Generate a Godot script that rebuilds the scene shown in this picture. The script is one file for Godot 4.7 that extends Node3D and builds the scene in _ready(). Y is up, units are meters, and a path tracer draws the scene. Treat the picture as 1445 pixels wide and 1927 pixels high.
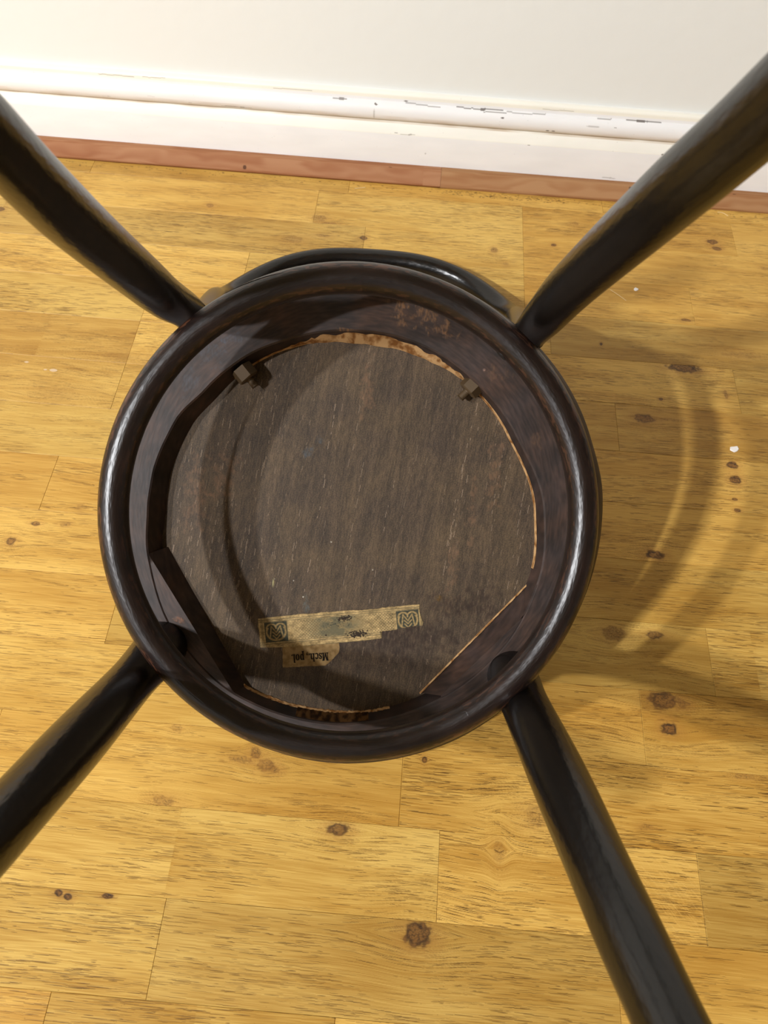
extends Node3D
# An upturned bentwood chair on an oak strip floor beside a white skirting board.

const FRAME_O := Vector3(-0.035086, 0.159527, -0.375956)   # centre of the seat's underside
const ROW0 := -0.7887                                      # a seam of the floor, and the width of a stave
const ROW_W := 0.068067
const TEX_X := -0.66
const TEX_S := 1.2288

var rng := RandomNumberGenerator.new()
var chair: Node3D
var lift: Vector3


func _ready() -> void:
	rng.seed = 71
	# camera: a phone held over the chair
	var cam := Camera3D.new()
	cam.name = "camera"
	cam.transform = Transform3D(Basis(Vector3(0.996417, 0.03607, -0.076502), Vector3(-0.083569, 0.559186, -0.82482), Vector3(0.013028, 0.828257, 0.560197)), Vector3(0, 0.71, 0))
	cam.near = 0.02
	cam.far = 30.0
	var at := CameraAttributesPhysical.new()
	at.frustum_focal_length = 19.93
	at.frustum_focus_distance = 0.72
	at.exposure_aperture = 10.0
	at.exposure_shutter_speed = 100.0
	cam.attributes = at
	cam.fov = 62.1117
	add_child(cam)
	cam.current = true
	# the sky is not seen: the room is closed
	var env := Environment.new()
	env.background_mode = Environment.BG_COLOR
	env.background_color = Color(0.0, 0.0, 0.0)
	env.tonemap_mode = Environment.TONE_MAPPER_LINEAR
	env.tonemap_exposure = 1.0
	env.sdfgi_enabled = true
	env.ssao_enabled = true
	env.ssil_enabled = true
	var we := WorldEnvironment.new()
	we.name = "world_environment"
	we.environment = env
	add_child(we)
	# two ceiling lamps, behind the photographer and to the left
	ceiling_lamp(Vector3(-1.7, 2.42, 1.7), LAMP_A, "white round ceiling downlight nearer the middle of the room")
	ceiling_lamp(Vector3(-2.15, 2.42, 1.25), LAMP_B, "white round ceiling downlight nearer the left wall")

	room()
	skirting()
	floor_staves()
	build_chair()
	debris()


const LAMP_A := 8.5
const LAMP_B := 8.0


# ------------------------------------------------------------------ helpers

func tag(o: Node, label: String, category := "", group := "", kind := "") -> void:
	if label:
		o.set_meta("label", label)
	if category:
		o.set_meta("category", category)
	if group:
		o.set_meta("group", group)
	if kind:
		o.set_meta("kind", kind)


func put(called: String, mesh: Mesh, m: Material, parent: Node = self) -> MeshInstance3D:
	var o := MeshInstance3D.new()
	o.name = called
	o.mesh = mesh
	o.material_override = m
	o.cast_shadow = GeometryInstance3D.SHADOW_CASTING_SETTING_ON
	parent.add_child(o, true)
	return o


func mat(c: Color, rough := 0.6, spec := 0.5) -> StandardMaterial3D:
	var m := StandardMaterial3D.new()
	m.albedo_color = c
	m.roughness = rough
	m.metallic_specular = spec
	return m


func begin() -> SurfaceTool:
	var st := SurfaceTool.new()
	st.begin(Mesh.PRIMITIVE_TRIANGLES)
	return st


func finish(st: SurfaceTool) -> ArrayMesh:
	st.generate_normals()
	return st.commit()


func vert(st: SurfaceTool, p: Vector3, uv: Vector2, group: int) -> void:
	st.set_smooth_group(group)
	st.set_uv(uv)
	st.add_vertex(p)


func quad(st: SurfaceTool, a: Vector3, b: Vector3, c: Vector3, d: Vector3, ua: Vector2, ub: Vector2, uc: Vector2, ud: Vector2, group := 0) -> void:
	# a b c d run anticlockwise seen from outside
	vert(st, a, ua, group); vert(st, c, uc, group); vert(st, b, ub, group)
	vert(st, a, ua, group); vert(st, d, ud, group); vert(st, c, uc, group)


func tri(st: SurfaceTool, a: Vector3, b: Vector3, c: Vector3, ua := Vector2.ZERO, ub := Vector2.ZERO, uc := Vector2.ZERO, group := 0) -> void:
	vert(st, a, ua, group); vert(st, c, uc, group); vert(st, b, ub, group)


func box(st: SurfaceTool, lo: Vector3, hi: Vector3) -> void:
	var p := [Vector3(lo.x, lo.y, lo.z), Vector3(hi.x, lo.y, lo.z), Vector3(hi.x, hi.y, lo.z), Vector3(lo.x, hi.y, lo.z), Vector3(lo.x, lo.y, hi.z), Vector3(hi.x, lo.y, hi.z), Vector3(hi.x, hi.y, hi.z), Vector3(lo.x, hi.y, hi.z)]
	var z := Vector2.ZERO
	for f in [[4, 5, 6, 7], [1, 0, 3, 2], [5, 1, 2, 6], [0, 4, 7, 3], [7, 6, 2, 3], [0, 1, 5, 4]]:
		quad(st, p[f[0]], p[f[1]], p[f[2]], p[f[3]], z, z, z, z, 4294967295)


func spline(pts: PackedVector3Array, n: int) -> PackedVector3Array:
	var out := PackedVector3Array()
	for i in pts.size() - 1:
		var a := pts[maxi(i - 1, 0)]
		var d := pts[mini(i + 2, pts.size() - 1)]
		for j in n:
			out.append(pts[i].cubic_interpolate(pts[i + 1], a, d, float(j) / n))
	out.append(pts[pts.size() - 1])
	return out


# a tube along a line of points; u runs along it in metres, v around it
func tube(st: SurfaceTool, pts: PackedVector3Array, radii: PackedFloat32Array, sides := 24, closed := false, caps := true) -> void:
	var n := pts.size()
	var rings: Array[PackedVector3Array] = []
	var us := PackedFloat32Array()
	var up := Vector3.ZERO
	var u := 0.0
	var count := n + 1 if closed else n
	for k in count:
		var i := k % n
		var t: Vector3
		if closed:
			t = pts[(i + 1) % n] - pts[(i + n - 1) % n]
		else:
			t = pts[mini(i + 1, n - 1)] - pts[maxi(i - 1, 0)]
		t = t.normalized()
		if k == 0:
			up = Vector3.UP if absf(t.y) < 0.9 else Vector3.RIGHT
		up = (up - t * up.dot(t)).normalized()
		if closed and k == count - 1:
			rings.append(rings[0])
			us.append(u + pts[n - 1].distance_to(pts[0]))
			continue
		var side := t.cross(up)
		var ring := PackedVector3Array()
		for j in sides + 1:
			var a := TAU * (j % sides) / sides
			ring.append(pts[i] + (up * cos(a) + side * sin(a)) * radii[i])
		rings.append(ring)
		if k > 0:
			u += pts[i].distance_to(pts[i - 1])
		us.append(u)
	# up, t x up: anticlockwise about -t ... the quads below are turned to face outwards
	for k in rings.size() - 1:
		for j in sides:
			var v0 := float(j) / sides
			var v1 := float(j + 1) / sides
			quad(st, rings[k][j], rings[k][j + 1], rings[k + 1][j + 1], rings[k + 1][j], Vector2(us[k], v0), Vector2(us[k], v1), Vector2(us[k + 1], v1), Vector2(us[k + 1], v0), 0)
	if caps and not closed:
		var last := rings.size() - 1
		for j in sides:
			tri(st, pts[0], rings[0][j + 1], rings[0][j], Vector2.ZERO, Vector2.ZERO, Vector2.ZERO, 1)
			tri(st, pts[n - 1], rings[last][j], rings[last][j + 1], Vector2.ZERO, Vector2.ZERO, Vector2.ZERO, 2)


func cylinder(st: SurfaceTool, a: Vector3, b: Vector3, r: float, sides := 16) -> void:
	tube(st, PackedVector3Array([a, a.lerp(b, 0.5), b]), PackedFloat32Array([r, r, r]), sides)


# value of a table of [key, value] at a key
func table(t: Array, x: float) -> float:
	if x <= t[0][0]:
		return t[0][1]
	for i in t.size() - 1:
		if x <= t[i + 1][0]:
			var s: float = (x - t[i][0]) / (t[i + 1][0] - t[i][0])
			s = s * s * (3.0 - 2.0 * s) * 0.5 + s * 0.5
			return lerpf(t[i][1], t[i + 1][1], s)
	return t[-1][1]


func noise(freq: float, sd: int, octaves := 3) -> FastNoiseLite:
	var n := FastNoiseLite.new()
	n.noise_type = FastNoiseLite.TYPE_SIMPLEX_SMOOTH
	n.frequency = freq
	n.seed = sd
	n.fractal_octaves = octaves
	return n


# grey bytes of a noise picture of w x h stretched to size x size
func grain_bytes(w: int, h: int, size: int, sd: int, freq := 0.12, octaves := 3) -> PackedByteArray:
	var im := noise(freq, sd, octaves).get_image(w, h, false, false, true)
	im.convert(Image.FORMAT_L8)
	im.resize(size, size, Image.INTERPOLATE_CUBIC)
	return im.get_data()


func texture(im: Image) -> ImageTexture:
	im.generate_mipmaps()
	return ImageTexture.create_from_image(im)


# ------------------------------------------------------------------ lamps and room

func ceiling_lamp(p: Vector3, energy: float, label: String, size := 0.05) -> void:
	var o := Node3D.new()
	o.name = "ceiling_lamp"
	o.position = p
	add_child(o, true)
	tag(o, label, "lamp", "ceiling downlights")
	var st := begin()
	var ring := PackedVector3Array()
	var rr := PackedFloat32Array()
	for i in 40:
		var a := TAU * i / 40.0
		ring.append(Vector3(cos(a) * (size + 0.005), 0.024, sin(a) * (size + 0.005)))
		rr.append(0.008)
	tube(st, ring, rr, 12, true)
	put("trim_ring", finish(st), mat(Color(0.9, 0.9, 0.9), 0.4), o)
	var disc := CylinderMesh.new()
	disc.top_radius = size
	disc.bottom_radius = size
	disc.height = 0.004
	var m := mat(Color(1, 1, 1), 0.5)
	m.emission_enabled = true
	m.emission = Color(1.0, 0.93, 0.82)
	m.emission_energy_multiplier = 2.0
	var d := put("lamp_disc", disc, m, o)
	d.position.y = 0.026
	var l := SpotLight3D.new()
	l.name = "lamp_light"
	l.position.y = -0.03
	l.rotation_degrees.x = -90
	l.light_color = Color(0.985, 0.99, 1.0)
	l.light_energy = energy
	l.light_size = size
	l.spot_angle = 72.0
	l.spot_angle_attenuation = 0.25
	l.spot_range = 12.0
	l.spot_attenuation = 2.0
	l.shadow_enabled = true
	o.add_child(l)


const X0 := -2.9
const X1 := 2.1
const Z0 := -1.0567
const Z1 := 2.9
const TOP := 2.45


func slab(called: String, lo: Vector3, hi: Vector3, m: Material) -> MeshInstance3D:
	var st := begin()
	box(st, lo, hi)
	var o := put(called, finish(st), m)
	o.set_meta("kind", "structure")
	return o


func wall_paint() -> StandardMaterial3D:
	var m := mat(Color(0.893, 0.899, 0.885), 0.7, 0.35)
	var t := NoiseTexture2D.new()
	t.width = 512
	t.height = 512
	t.seamless = true
	t.noise = noise(0.02, 5, 4)
	m.heightmap_enabled = true
	m.heightmap_texture = t
	m.heightmap_scale = 0.02
	m.uv1_triplanar = true
	m.uv1_world_triplanar = true
	m.uv1_scale = Vector3(3, 3, 3)
	return m


func room() -> void:
	var paint := wall_paint()
	slab("wall_back", Vector3(X0 - 0.1, -0.1, Z0 - 0.1), Vector3(X1 + 0.1, TOP + 0.1, Z0), paint)
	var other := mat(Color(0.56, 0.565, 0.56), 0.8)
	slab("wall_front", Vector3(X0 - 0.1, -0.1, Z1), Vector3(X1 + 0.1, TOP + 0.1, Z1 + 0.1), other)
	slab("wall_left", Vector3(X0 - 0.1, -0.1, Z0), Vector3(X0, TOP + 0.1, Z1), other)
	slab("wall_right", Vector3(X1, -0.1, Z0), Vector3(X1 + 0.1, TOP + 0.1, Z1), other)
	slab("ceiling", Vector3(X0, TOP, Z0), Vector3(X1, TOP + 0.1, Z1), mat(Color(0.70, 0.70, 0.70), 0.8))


# the skirting board: height above the floor and distance from the wall of its profile
func skirting() -> void:
	var prof := [[0.0, 0.018], [0.0605, 0.018], [0.0622, 0.0174], [0.0735, 0.0128], [0.0755, 0.0105], [0.0765, 0.0108], [0.0778, 0.0134], [0.0800, 0.0158], [0.0835, 0.0174], [0.0875, 0.0178], [0.0915, 0.0172], [0.0950, 0.0157], [0.0980, 0.0133], [0.1000, 0.0105], [0.1005, 0.0088], [0.1020, 0.0084], [0.1075, 0.0082], [0.1093, 0.0076], [0.1100, 0.0062], [0.1110, 0.0034], [0.1112, 0.0]]
	var st := begin()
	for i in prof.size() - 1:
		var a: Array = prof[i]
		var b: Array = prof[i + 1]
		var g := 0 if i < 2 else (1 if i < 4 else (2 if i < 14 else 3))
		if i == 4:
			g = 5
		var va: float = a[0] / 0.1112
		var vb: float = b[0] / 0.1112
		quad(st, Vector3(X0, a[0], Z0 + a[1]), Vector3(X1, a[0], Z0 + a[1]), Vector3(X1, b[0], Z0 + b[1]), Vector3(X0, b[0], Z0 + b[1]), Vector2(X0, va), Vector2(X1, va), Vector2(X1, vb), Vector2(X0, vb), g)
	var m := mat(Color(1, 1, 1), 0.38, 0.5)
	m.albedo_texture = skirting_texture()
	m.uv1_scale = Vector3(1.0 / 1.3, -1, 1)
	m.uv1_offset = Vector3(0.65 / 1.3, 1, 0)
	var o := put("baseboard_back", finish(st), m)
	tag(o, "", "", "", "structure")
	# the wooden quarter-round beading that covers the gap: two lengths
	var pr := [[0.0, 0.0], [0.0, 0.0198], [0.0030, 0.0198], [0.0048, 0.0192], [0.0172, 0.0090], [0.0184, 0.0072], [0.0187, 0.0050], [0.0187, 0.0]]
	var k := 0
	for span in [[X0, 0.0238], [0.0241, X1]]:
		var s := begin()
		for i in pr.size() - 1:
			var a: Array = pr[i]
			var b: Array = pr[i + 1]
			var zf := Z0 + 0.018
			var g := 0 if i < 2 else 1
			quad(s, Vector3(span[0], a[0], zf + a[1]), Vector3(span[1], a[0], zf + a[1]), Vector3(span[1], b[0], zf + b[1]), Vector3(span[0], b[0], zf + b[1]), Vector2(span[0], i * 0.12), Vector2(span[1], i * 0.12), Vector2(span[1], (i + 1) * 0.12), Vector2(span[0], (i + 1) * 0.12), g)
		for e in [[span[0], -1], [span[1], 1]]:
			for i in range(1, pr.size() - 1):
				var zf := Z0 + 0.018
				var p0 := Vector3(e[0], 0, zf)
				var p1 := Vector3(e[0], pr[i][0], zf + pr[i][1])
				var p2 := Vector3(e[0], pr[i + 1][0], zf + pr[i + 1][1])
				if e[1] < 0:
					tri(s, p0, p1, p2, Vector2.ZERO, Vector2.ZERO, Vector2.ZERO, 3)
				else:
					tri(s, p0, p2, p1, Vector2.ZERO, Vector2.ZERO, Vector2.ZERO, 3)
		var w := mat([Color(1.0, 0.965, 0.95), Color(1.0, 1.0, 0.95)][k], 0.7, 0.3)
		w.albedo_texture = beading_texture(k)
		w.uv1_scale = Vector3(1.0 / 0.66, 1, 1)
		var t := put("trim_%d" % (k + 1), finish(s), w)
		tag(t, "", "", "", "structure")
		k += 1


func skirting_texture() -> ImageTexture:
	var w := 2048
	var h := 192
	var im := Image.create_empty(w, h, false, Image.FORMAT_RGB8)
	var n := noise(0.03, 31, 3)
	var n2 := noise(0.006, 33, 3)
	for y in h:
		var f := 1.0 - (y + 0.5) / h                      # height as a share of the board
		for x in w:
			var a := n.get_noise_2d(x * 0.25, y)
			var b := n2.get_noise_2d(x, y * 3)
			var c := Color(0.915, 0.91, 0.905)
			if f > 0.548 and f < 0.69:
				c = Color(0.93, 0.92, 0.882)                  # a creamier tone on the ledge
			elif f > 0.94:
				c = Color(0.93, 0.915, 0.865)
			if f > 0.66 and f < 0.715:
				c = c.lerp(Color(0.78, 0.72, 0.64), clampf(0.55 + a * 0.8, 0.0, 1.0))   # shadow line under the bead, painted into the colour
			if f > 0.71 and f < 0.77:
				c = c.lerp(Color(0.80, 0.75, 0.70), clampf(0.28 + a * 0.6 - (f - 0.71) * 4.0, 0.0, 1.0))
			c = c * (1.0 + 0.012 * a + 0.015 * b)
			im.set_pixel(x, y, c)
	# chips and cracks: x in metres, share of the height, length, thickness, darkness
	var marks := [[-0.404, 0.955, 0.046, 2, 0.55], [-0.355, 0.965, 0.03, 1, 0.4], [-0.247, 0.735, 0.035, 3, 0.45], [-0.26, 0.73, 0.02, 2, 0.3], [-0.176, 0.955, 0.05, 2, 0.4], [-0.115, 0.9, 0.018, 3, 0.55], [-0.068, 0.885, 0.004, 5, 0.75], [-0.03, 0.915, 0.006, 3, 0.6], [-0.008, 0.9, 0.045, 2, 0.5], [0.065, 0.905, 0.06, 3, 0.7], [0.085, 0.89, 0.03, 3, 0.6], [0.125, 0.9, 0.05, 2, 0.45], [0.095, 0.845, 0.004, 6, 0.75], [0.165, 0.95, 0.04, 2, 0.35], [0.225, 0.9, 0.018, 2, 0.5], [0.275, 0.905, 0.045, 3, 0.7], [0.155, 0.735, 0.004, 4, 0.7], [0.163, 0.735, 0.004, 4, 0.65], [0.212, 0.83, 0.017, 9, 0.22], [0.24, 0.835, 0.003, 3, 0.6], [0.135, 0.545, 0.003, 4, 0.75], [0.31, 0.555, 0.003, 4, 0.7], [0.25, 0.2, 0.02, 6, 0.2], [-0.025, 0.56, 0.02, 3, 0.35], [-0.04, 0.565, 0.004, 3, 0.6], [-0.07, 0.78, 0.0018, 36, 0.22], [0.0, 0.33, 0.002, 8, 0.25], [-0.31, 0.74, 0.004, 3, 0.3], [-0.36, 0.79, 0.01, 4, 0.16], [-0.42, 0.74, 0.012, 4, 0.15]]
	for m in marks:
		var cx := int((m[0] + 0.65) / 1.3 * w)
		var cy := int((1.0 - m[1]) * h)
		var lx := maxi(int(m[2] / 1.3 * w * 0.5), 1)
		for dx in range(-lx, lx + 1):
			var th: float = m[3] * (0.55 + 0.6 * n.get_noise_2d((cx + dx) * 0.9, cy + 77)) * sqrt(maxf(0.0, 1.0 - float(dx * dx) / float(lx * lx + 1)))
			var off := int(3.0 * n.get_noise_2d((cx + dx) * 0.3, cy))
			for dy in range(-int(th / 2.0), int(th / 2.0) + 1):
				var px := cx + dx
				var py := cy + dy + off
				if px >= 0 and px < w and py >= 0 and py < h:
					im.set_pixel(px, py, im.get_pixel(px, py).lerp(Color(0.28, 0.25, 0.23), m[4]))
	for i in 160:
		var px := rng.randi_range(0, w - 2)
		var py := rng.randi_range(0, h - 2)
		im.set_pixel(px, py, im.get_pixel(px, py).lerp(Color(0.4, 0.37, 0.34), rng.randf() * 0.4))
	return texture(im)


func beading_texture(k: int) -> ImageTexture:
	var w := 1024
	var h := 128
	var im := Image.create_empty(w, h, false, Image.FORMAT_RGB8)
	var n := noise(0.02, 40 + k, 4)
	var n2 := noise(0.008, 50 + k, 3)
	for y in h:
		for x in w:
			var a := n.get_noise_2d(x * 0.12, y * 2.2)
			var b := n2.get_noise_2d(x * 0.5, y * 1.5)
			var ring := sin((y * 0.16 + b * 5.0 + a * 1.2) * 2.0)
			var c := Color(0.65, 0.49, 0.36).lerp(Color(0.53, 0.335, 0.215), clampf(0.28 + 0.16 * ring + 0.5 * b + 0.3 * a, 0.0, 1.0))
			im.set_pixel(x, y, c)
	for i in 3:
		var px := rng.randi_range(4, w - 5)
		var py := rng.randi_range(10, h - 40)
		for dy in range(-3, 4):
			for dx in range(-4, 5):
				if dx * dx * 0.5 + dy * dy < 7:
					im.set_pixel(px + dx, py + dy, im.get_pixel(px + dx, py + dy).lerp(Color(0.2, 0.12, 0.09), 0.6))
	return texture(im)


# ------------------------------------------------------------------ the floor

# the ends of the staves in the rows that the photograph shows
var joints := {-4: [-0.45, -0.099], -3: [-0.138, 0.136, 0.414], -2: [-0.069, 0.136], -1: [-0.2095, 0.136, 0.342], 0: [-0.316, 0.1655], 1: [-0.316, 0.376], 2: [-0.316, 0.2345], 3: [-0.05], 4: [-0.3525, 0.06], 5: [-0.02], 6: [-0.251, 0.299], 7: [-0.09, 0.2305], 8: [-0.3215, 0.024], 9: [0.0575, 0.264], 10: [-0.1495, 0.194], 11: [-0.218, -0.0125]}
var stave_tone := {}


func floor_rows() -> Dictionary:
	var rows := {}
	var r2 := RandomNumberGenerator.new()
	r2.seed = 9
	for r in range(-4, 54):
		var js: Array = joints.get(r, []).duplicate()
		if js.is_empty():
			js = [r2.randf_range(-0.3, 0.3)]
		while js[0] > X0:
			js.push_front(js[0] - r2.randf_range(0.34, 0.62))
		while js[-1] < X1:
			js.push_back(js[-1] + r2.randf_range(0.34, 0.62))
		rows[r] = js
	return rows


func floor_staves() -> void:
	var under := mat(Color(0.16, 0.10, 0.05), 0.9)
	var f := slab("floor", Vector3(X0 - 0.1, -0.11, Z0), Vector3(X1 + 0.1, -0.011, Z1), under)
	var rows := floor_rows()
	var mats: Array[StandardMaterial3D] = []
	var tex: Array = [floor_texture(rows, 0), floor_texture(rows, 1)]
	# eight tones of oak; each stave takes one
	var tones := [Color(1.0, 1.0, 1.0), Color(0.965, 0.965, 0.955), Color(1.02, 1.0, 0.97), Color(0.95, 0.93, 0.90), Color(0.985, 0.955, 0.90), Color(0.92, 0.915, 0.91), Color(1.0, 0.975, 0.935), Color(1.03, 1.025, 1.02)]
	for half in 2:
		for t in tones:
			var m := mat(t, 0.45, 0.4)
			m.albedo_texture = tex[half]
			m.heightmap_enabled = true
			m.heightmap_texture = tex[half]
			m.heightmap_scale = 0.02
			mats.append(m)
	# tones read off the photograph for the staves in view: row, index among its listed joints, tone
	var given := {"-3_0": 7, "-3_1": 0, "-3_2": 4, "-3_3": 6, "-2_0": 5, "-2_1": 0, "-2_2": 4, "-1_0": 7, "-1_1": 1, "-1_2": 4, "-1_3": 6, "-4_0": 1, "-4_1": 3, "-4_2": 6, "0_0": 1, "0_1": 7, "0_2": 5, "1_0": 3, "1_1": 7, "1_2": 1, "2_0": 3, "2_1": 0, "2_2": 3, "3_0": 1, "3_1": 6, "4_0": 6, "4_1": 2, "4_2": 4, "5_0": 2, "5_1": 1, "6_0": 2, "6_1": 1, "6_2": 0, "7_0": 7, "7_1": 2, "7_2": 7, "8_0": 7, "8_1": 2, "8_2": 6, "9_0": 0, "9_1": 2, "9_2": 5, "9_3": 3, "10_0": 1, "10_1": 5, "10_2": 6, "11_0": 2, "11_1": 1, "11_2": 6}
	var rest: Array[SurfaceTool] = []
	for t in mats:
		rest.append(begin())
	var r2 := RandomNumberGenerator.new()
	r2.seed = 23
	var made := 0
	for r in rows:
		var js: Array = rows[r]
		var za: float = maxf(ROW0 + ROW_W * r, Z0 + 0.002)
		var zb: float = minf(ROW0 + ROW_W * (r + 1), Z1)
		if zb <= za:
			continue
		var listed: Array = joints.get(r, [])
		for i in js.size() - 1:
			var xa: float = maxf(js[i], X0)
			var xb: float = minf(js[i + 1], X1)
			var tone := r2.randi_range(0, 7)
			if not listed.is_empty():
				var k := 0
				while k < listed.size() and listed[k] <= js[i] + 0.001:
					k += 1
				tone = given.get("%d_%d" % [r, k], tone)
			var top := r2.randf_range(-0.00012, 0.00012)
			var inside: bool = xa > TEX_X - 0.3 and xb < TEX_X + TEX_S + 0.3 and r <= 11
			var near: bool = xb > -1.3 and xa < 1.2 and zb < 1.0
			var shift := Vector2.ZERO
			var half := 0 if r <= 3 else 1
			tone += 8 * half
			var lift_z: float = PART_Z[half]
			if r > 11:
				lift_z = PART_Z[1] + ROW_W * (r - 4 - (r - 4) % 8)
			if not inside:
				shift = Vector2(r2.randf(), 0)
			if near and made < 290:
				var st := begin()
				stave(st, xa, xb, za, zb, top, shift, lift_z)
				put("stave", finish(st), mats[tone], f)
				made += 1
			else:
				stave(rest[tone], xa, xb, za, zb, top, shift, lift_z)
	for t in mats.size():
		var o := put("staves", finish(rest[t]), mats[t], f)
		o.set_meta("kind", "stuff")


func stave(st: SurfaceTool, xa: float, xb: float, za: float, zb: float, top: float, shift: Vector2, z_from: float) -> void:
	var g := 0.00009
	var b := 0.00022
	var flat := 4294967295
	var lo := [Vector3(xa + g, top - b, za + g), Vector3(xb - g, top - b, za + g), Vector3(xb - g, top - b, zb - g), Vector3(xa + g, top - b, zb - g)]
	var hi := [Vector3(xa + g + b, top, za + g + b), Vector3(xb - g - b, top, za + g + b), Vector3(xb - g - b, top, zb - g - b), Vector3(xa + g + b, top, zb - g - b)]
	var u := func(p: Vector3) -> Vector2: return Vector2((p.x - TEX_X) / TEX_S, (p.z - z_from) / PART_S) + shift
	quad(st, hi[3], hi[2], hi[1], hi[0], u.call(hi[3]), u.call(hi[2]), u.call(hi[1]), u.call(hi[0]), flat)
	for i in 4:
		var j := (i + 1) % 4
		quad(st, hi[i], hi[j], lo[j], lo[i], u.call(hi[i]), u.call(hi[j]), u.call(lo[j]), u.call(lo[i]), flat)
		var da: Vector3 = lo[i] - Vector3(0, 0.0109, 0)
		var db: Vector3 = lo[j] - Vector3(0, 0.0109, 0)
		quad(st, lo[i], lo[j], db, da, u.call(lo[i]), u.call(lo[j]), u.call(db), u.call(da), flat)


# knots: x, z, radius along the grain, radius across, darkness, grain bend
var knots := [
	[0.0433, -0.0991, 0.0125, 0.0105, 0.85, 1.0], [-0.0248, -0.1699, 0.011, 0.006, 0.75, 1.0], [0.1348, -0.1932, 0.014, 0.012, 0.4, 1.0],
	[0.3183, -0.7163, 0.024, 0.009, 0.75, 0.6], [0.2656, -0.6339, 0.013, 0.008, 0.7, 0.8], [0.2588, -0.4566, 0.011, 0.006, 0.8, 0.8],
	[0.2115, -0.3659, 0.0125, 0.009, 0.6, 0.8], [0.2497, -0.3679, 0.010, 0.005, 0.7, 0.7], [0.2510, -0.3045, 0.015, 0.010, 0.75, 0.9],
	[0.2536, -0.2783, 0.009, 0.007, 0.9, 1.6], [0.268, -0.303, 0.007, 0.005, 0.6, 0.3], [0.3538, -0.5780, 0.0075, 0.006, 0.85, 0.6], [0.3547, -0.5584, 0.0075, 0.0065, 0.85, 0.6],
	[0.3503, -0.5192, 0.004, 0.003, 0.8, 0.4], [0.3495, -0.533, 0.004, 0.002, 0.8, 0.3], [0.3847, -0.9500, 0.0085, 0.006, 0.75, 0.6], [0.3885, -0.937, 0.007, 0.005, 0.7, 0.3],
	[-0.2769, -0.9435, 0.006, 0.005, 0.6, 0.6], [-0.131, -0.935, 0.012, 0.008, 0.45, 0.5], [-0.118, -0.925, 0.012, 0.004, 0.55, 0.2], [-0.121, -0.900, 0.013, 0.004, 0.5, 0.3],
	[-0.0705, -0.902, 0.006, 0.005, 0.75, 0.5], [-0.085, -0.871, 0.022, 0.003, 0.5, 0.2], [-0.1583, -0.8892, 0.016, 0.008, 0.4, 0.4],
	[-0.0900, -0.2158, 0.009, 0.006, 0.6, 0.9], [-0.1002, -0.2259, 0.006, 0.006, 0.6, 0.6], [-0.083, -0.213, 0.007, 0.004, 0.55, 0.3], [-0.112, -0.219, 0.012, 0.004, 0.5, 0.3],
	[-0.17, -0.2405, 0.007, 0.004, 0.35, 0.5], [-0.1668, -0.1794, 0.012, 0.006, 0.5, 0.7], [-0.150, -0.103, 0.004, 0.003, 0.2, 0.2],
	[-0.2320, -0.1050, 0.004, 0.003, 0.95, 0.2], [-0.2245, -0.103, 0.004, 0.003, 0.95, 0.2], [-0.1945, -0.1060, 0.005, 0.0025, 0.95, 0.2], [0.042, -0.2325, 0.003, 0.0035, 0.8, 0.4],
	[-0.3682, -0.4101, 0.0055, 0.0055, 0.7, 0.8], [-0.3512, -0.432, 0.006, 0.003, 0.7, 0.5], [-0.322, -0.434, 0.006, 0.003, 0.5, 0.2], [-0.3135, -0.457, 0.006, 0.0045, 0.25, 0.2],
	[0.0986, -0.8991, 0.0055, 0.007, 0.6, 0.7], [0.113, -0.873, 0.004, 0.004, 0.4, 0.3], [0.39, -0.745, 0.03, 0.006, 0.3, 0.4], [0.175, -0.918, 0.004, 0.003, 0.8, 0.3], [0.2056, -0.965, 0.007, 0.006, 0.35, 0.4],
	[0.2251, -0.1933, 0.008, 0.003, 0.4, 0.2], [0.313, -0.2423, 0.01, 0.004, 0.45, 0.4], [0.287, -0.6645, 0.003, 0.0025, 0.8, 0.2], [0.331, -0.797, 0.007, 0.003, 0.7, 0.3], [0.225, -0.744, 0.002, 0.003, 0.95, 0.1], [0.445, -0.905, 0.007, 0.004, 0.4, 0.4],
	[0.30, -0.635, 0.03, 0.003, 0.3, 0.2], [0.362, -0.68, 0.003, 0.007, 0.6, 0.1], [-0.38, -0.60, 0.03, 0.012, 0.12, 0.8], [-0.31, -0.66, 0.05, 0.014, 0.14, 0.8], [0.105, -0.165, 0.006, 0.014, 0.3, 0.5],
]


const PART_Z: Array[float] = [-1.13, -0.51645]
const PART_S := 0.6144


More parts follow.
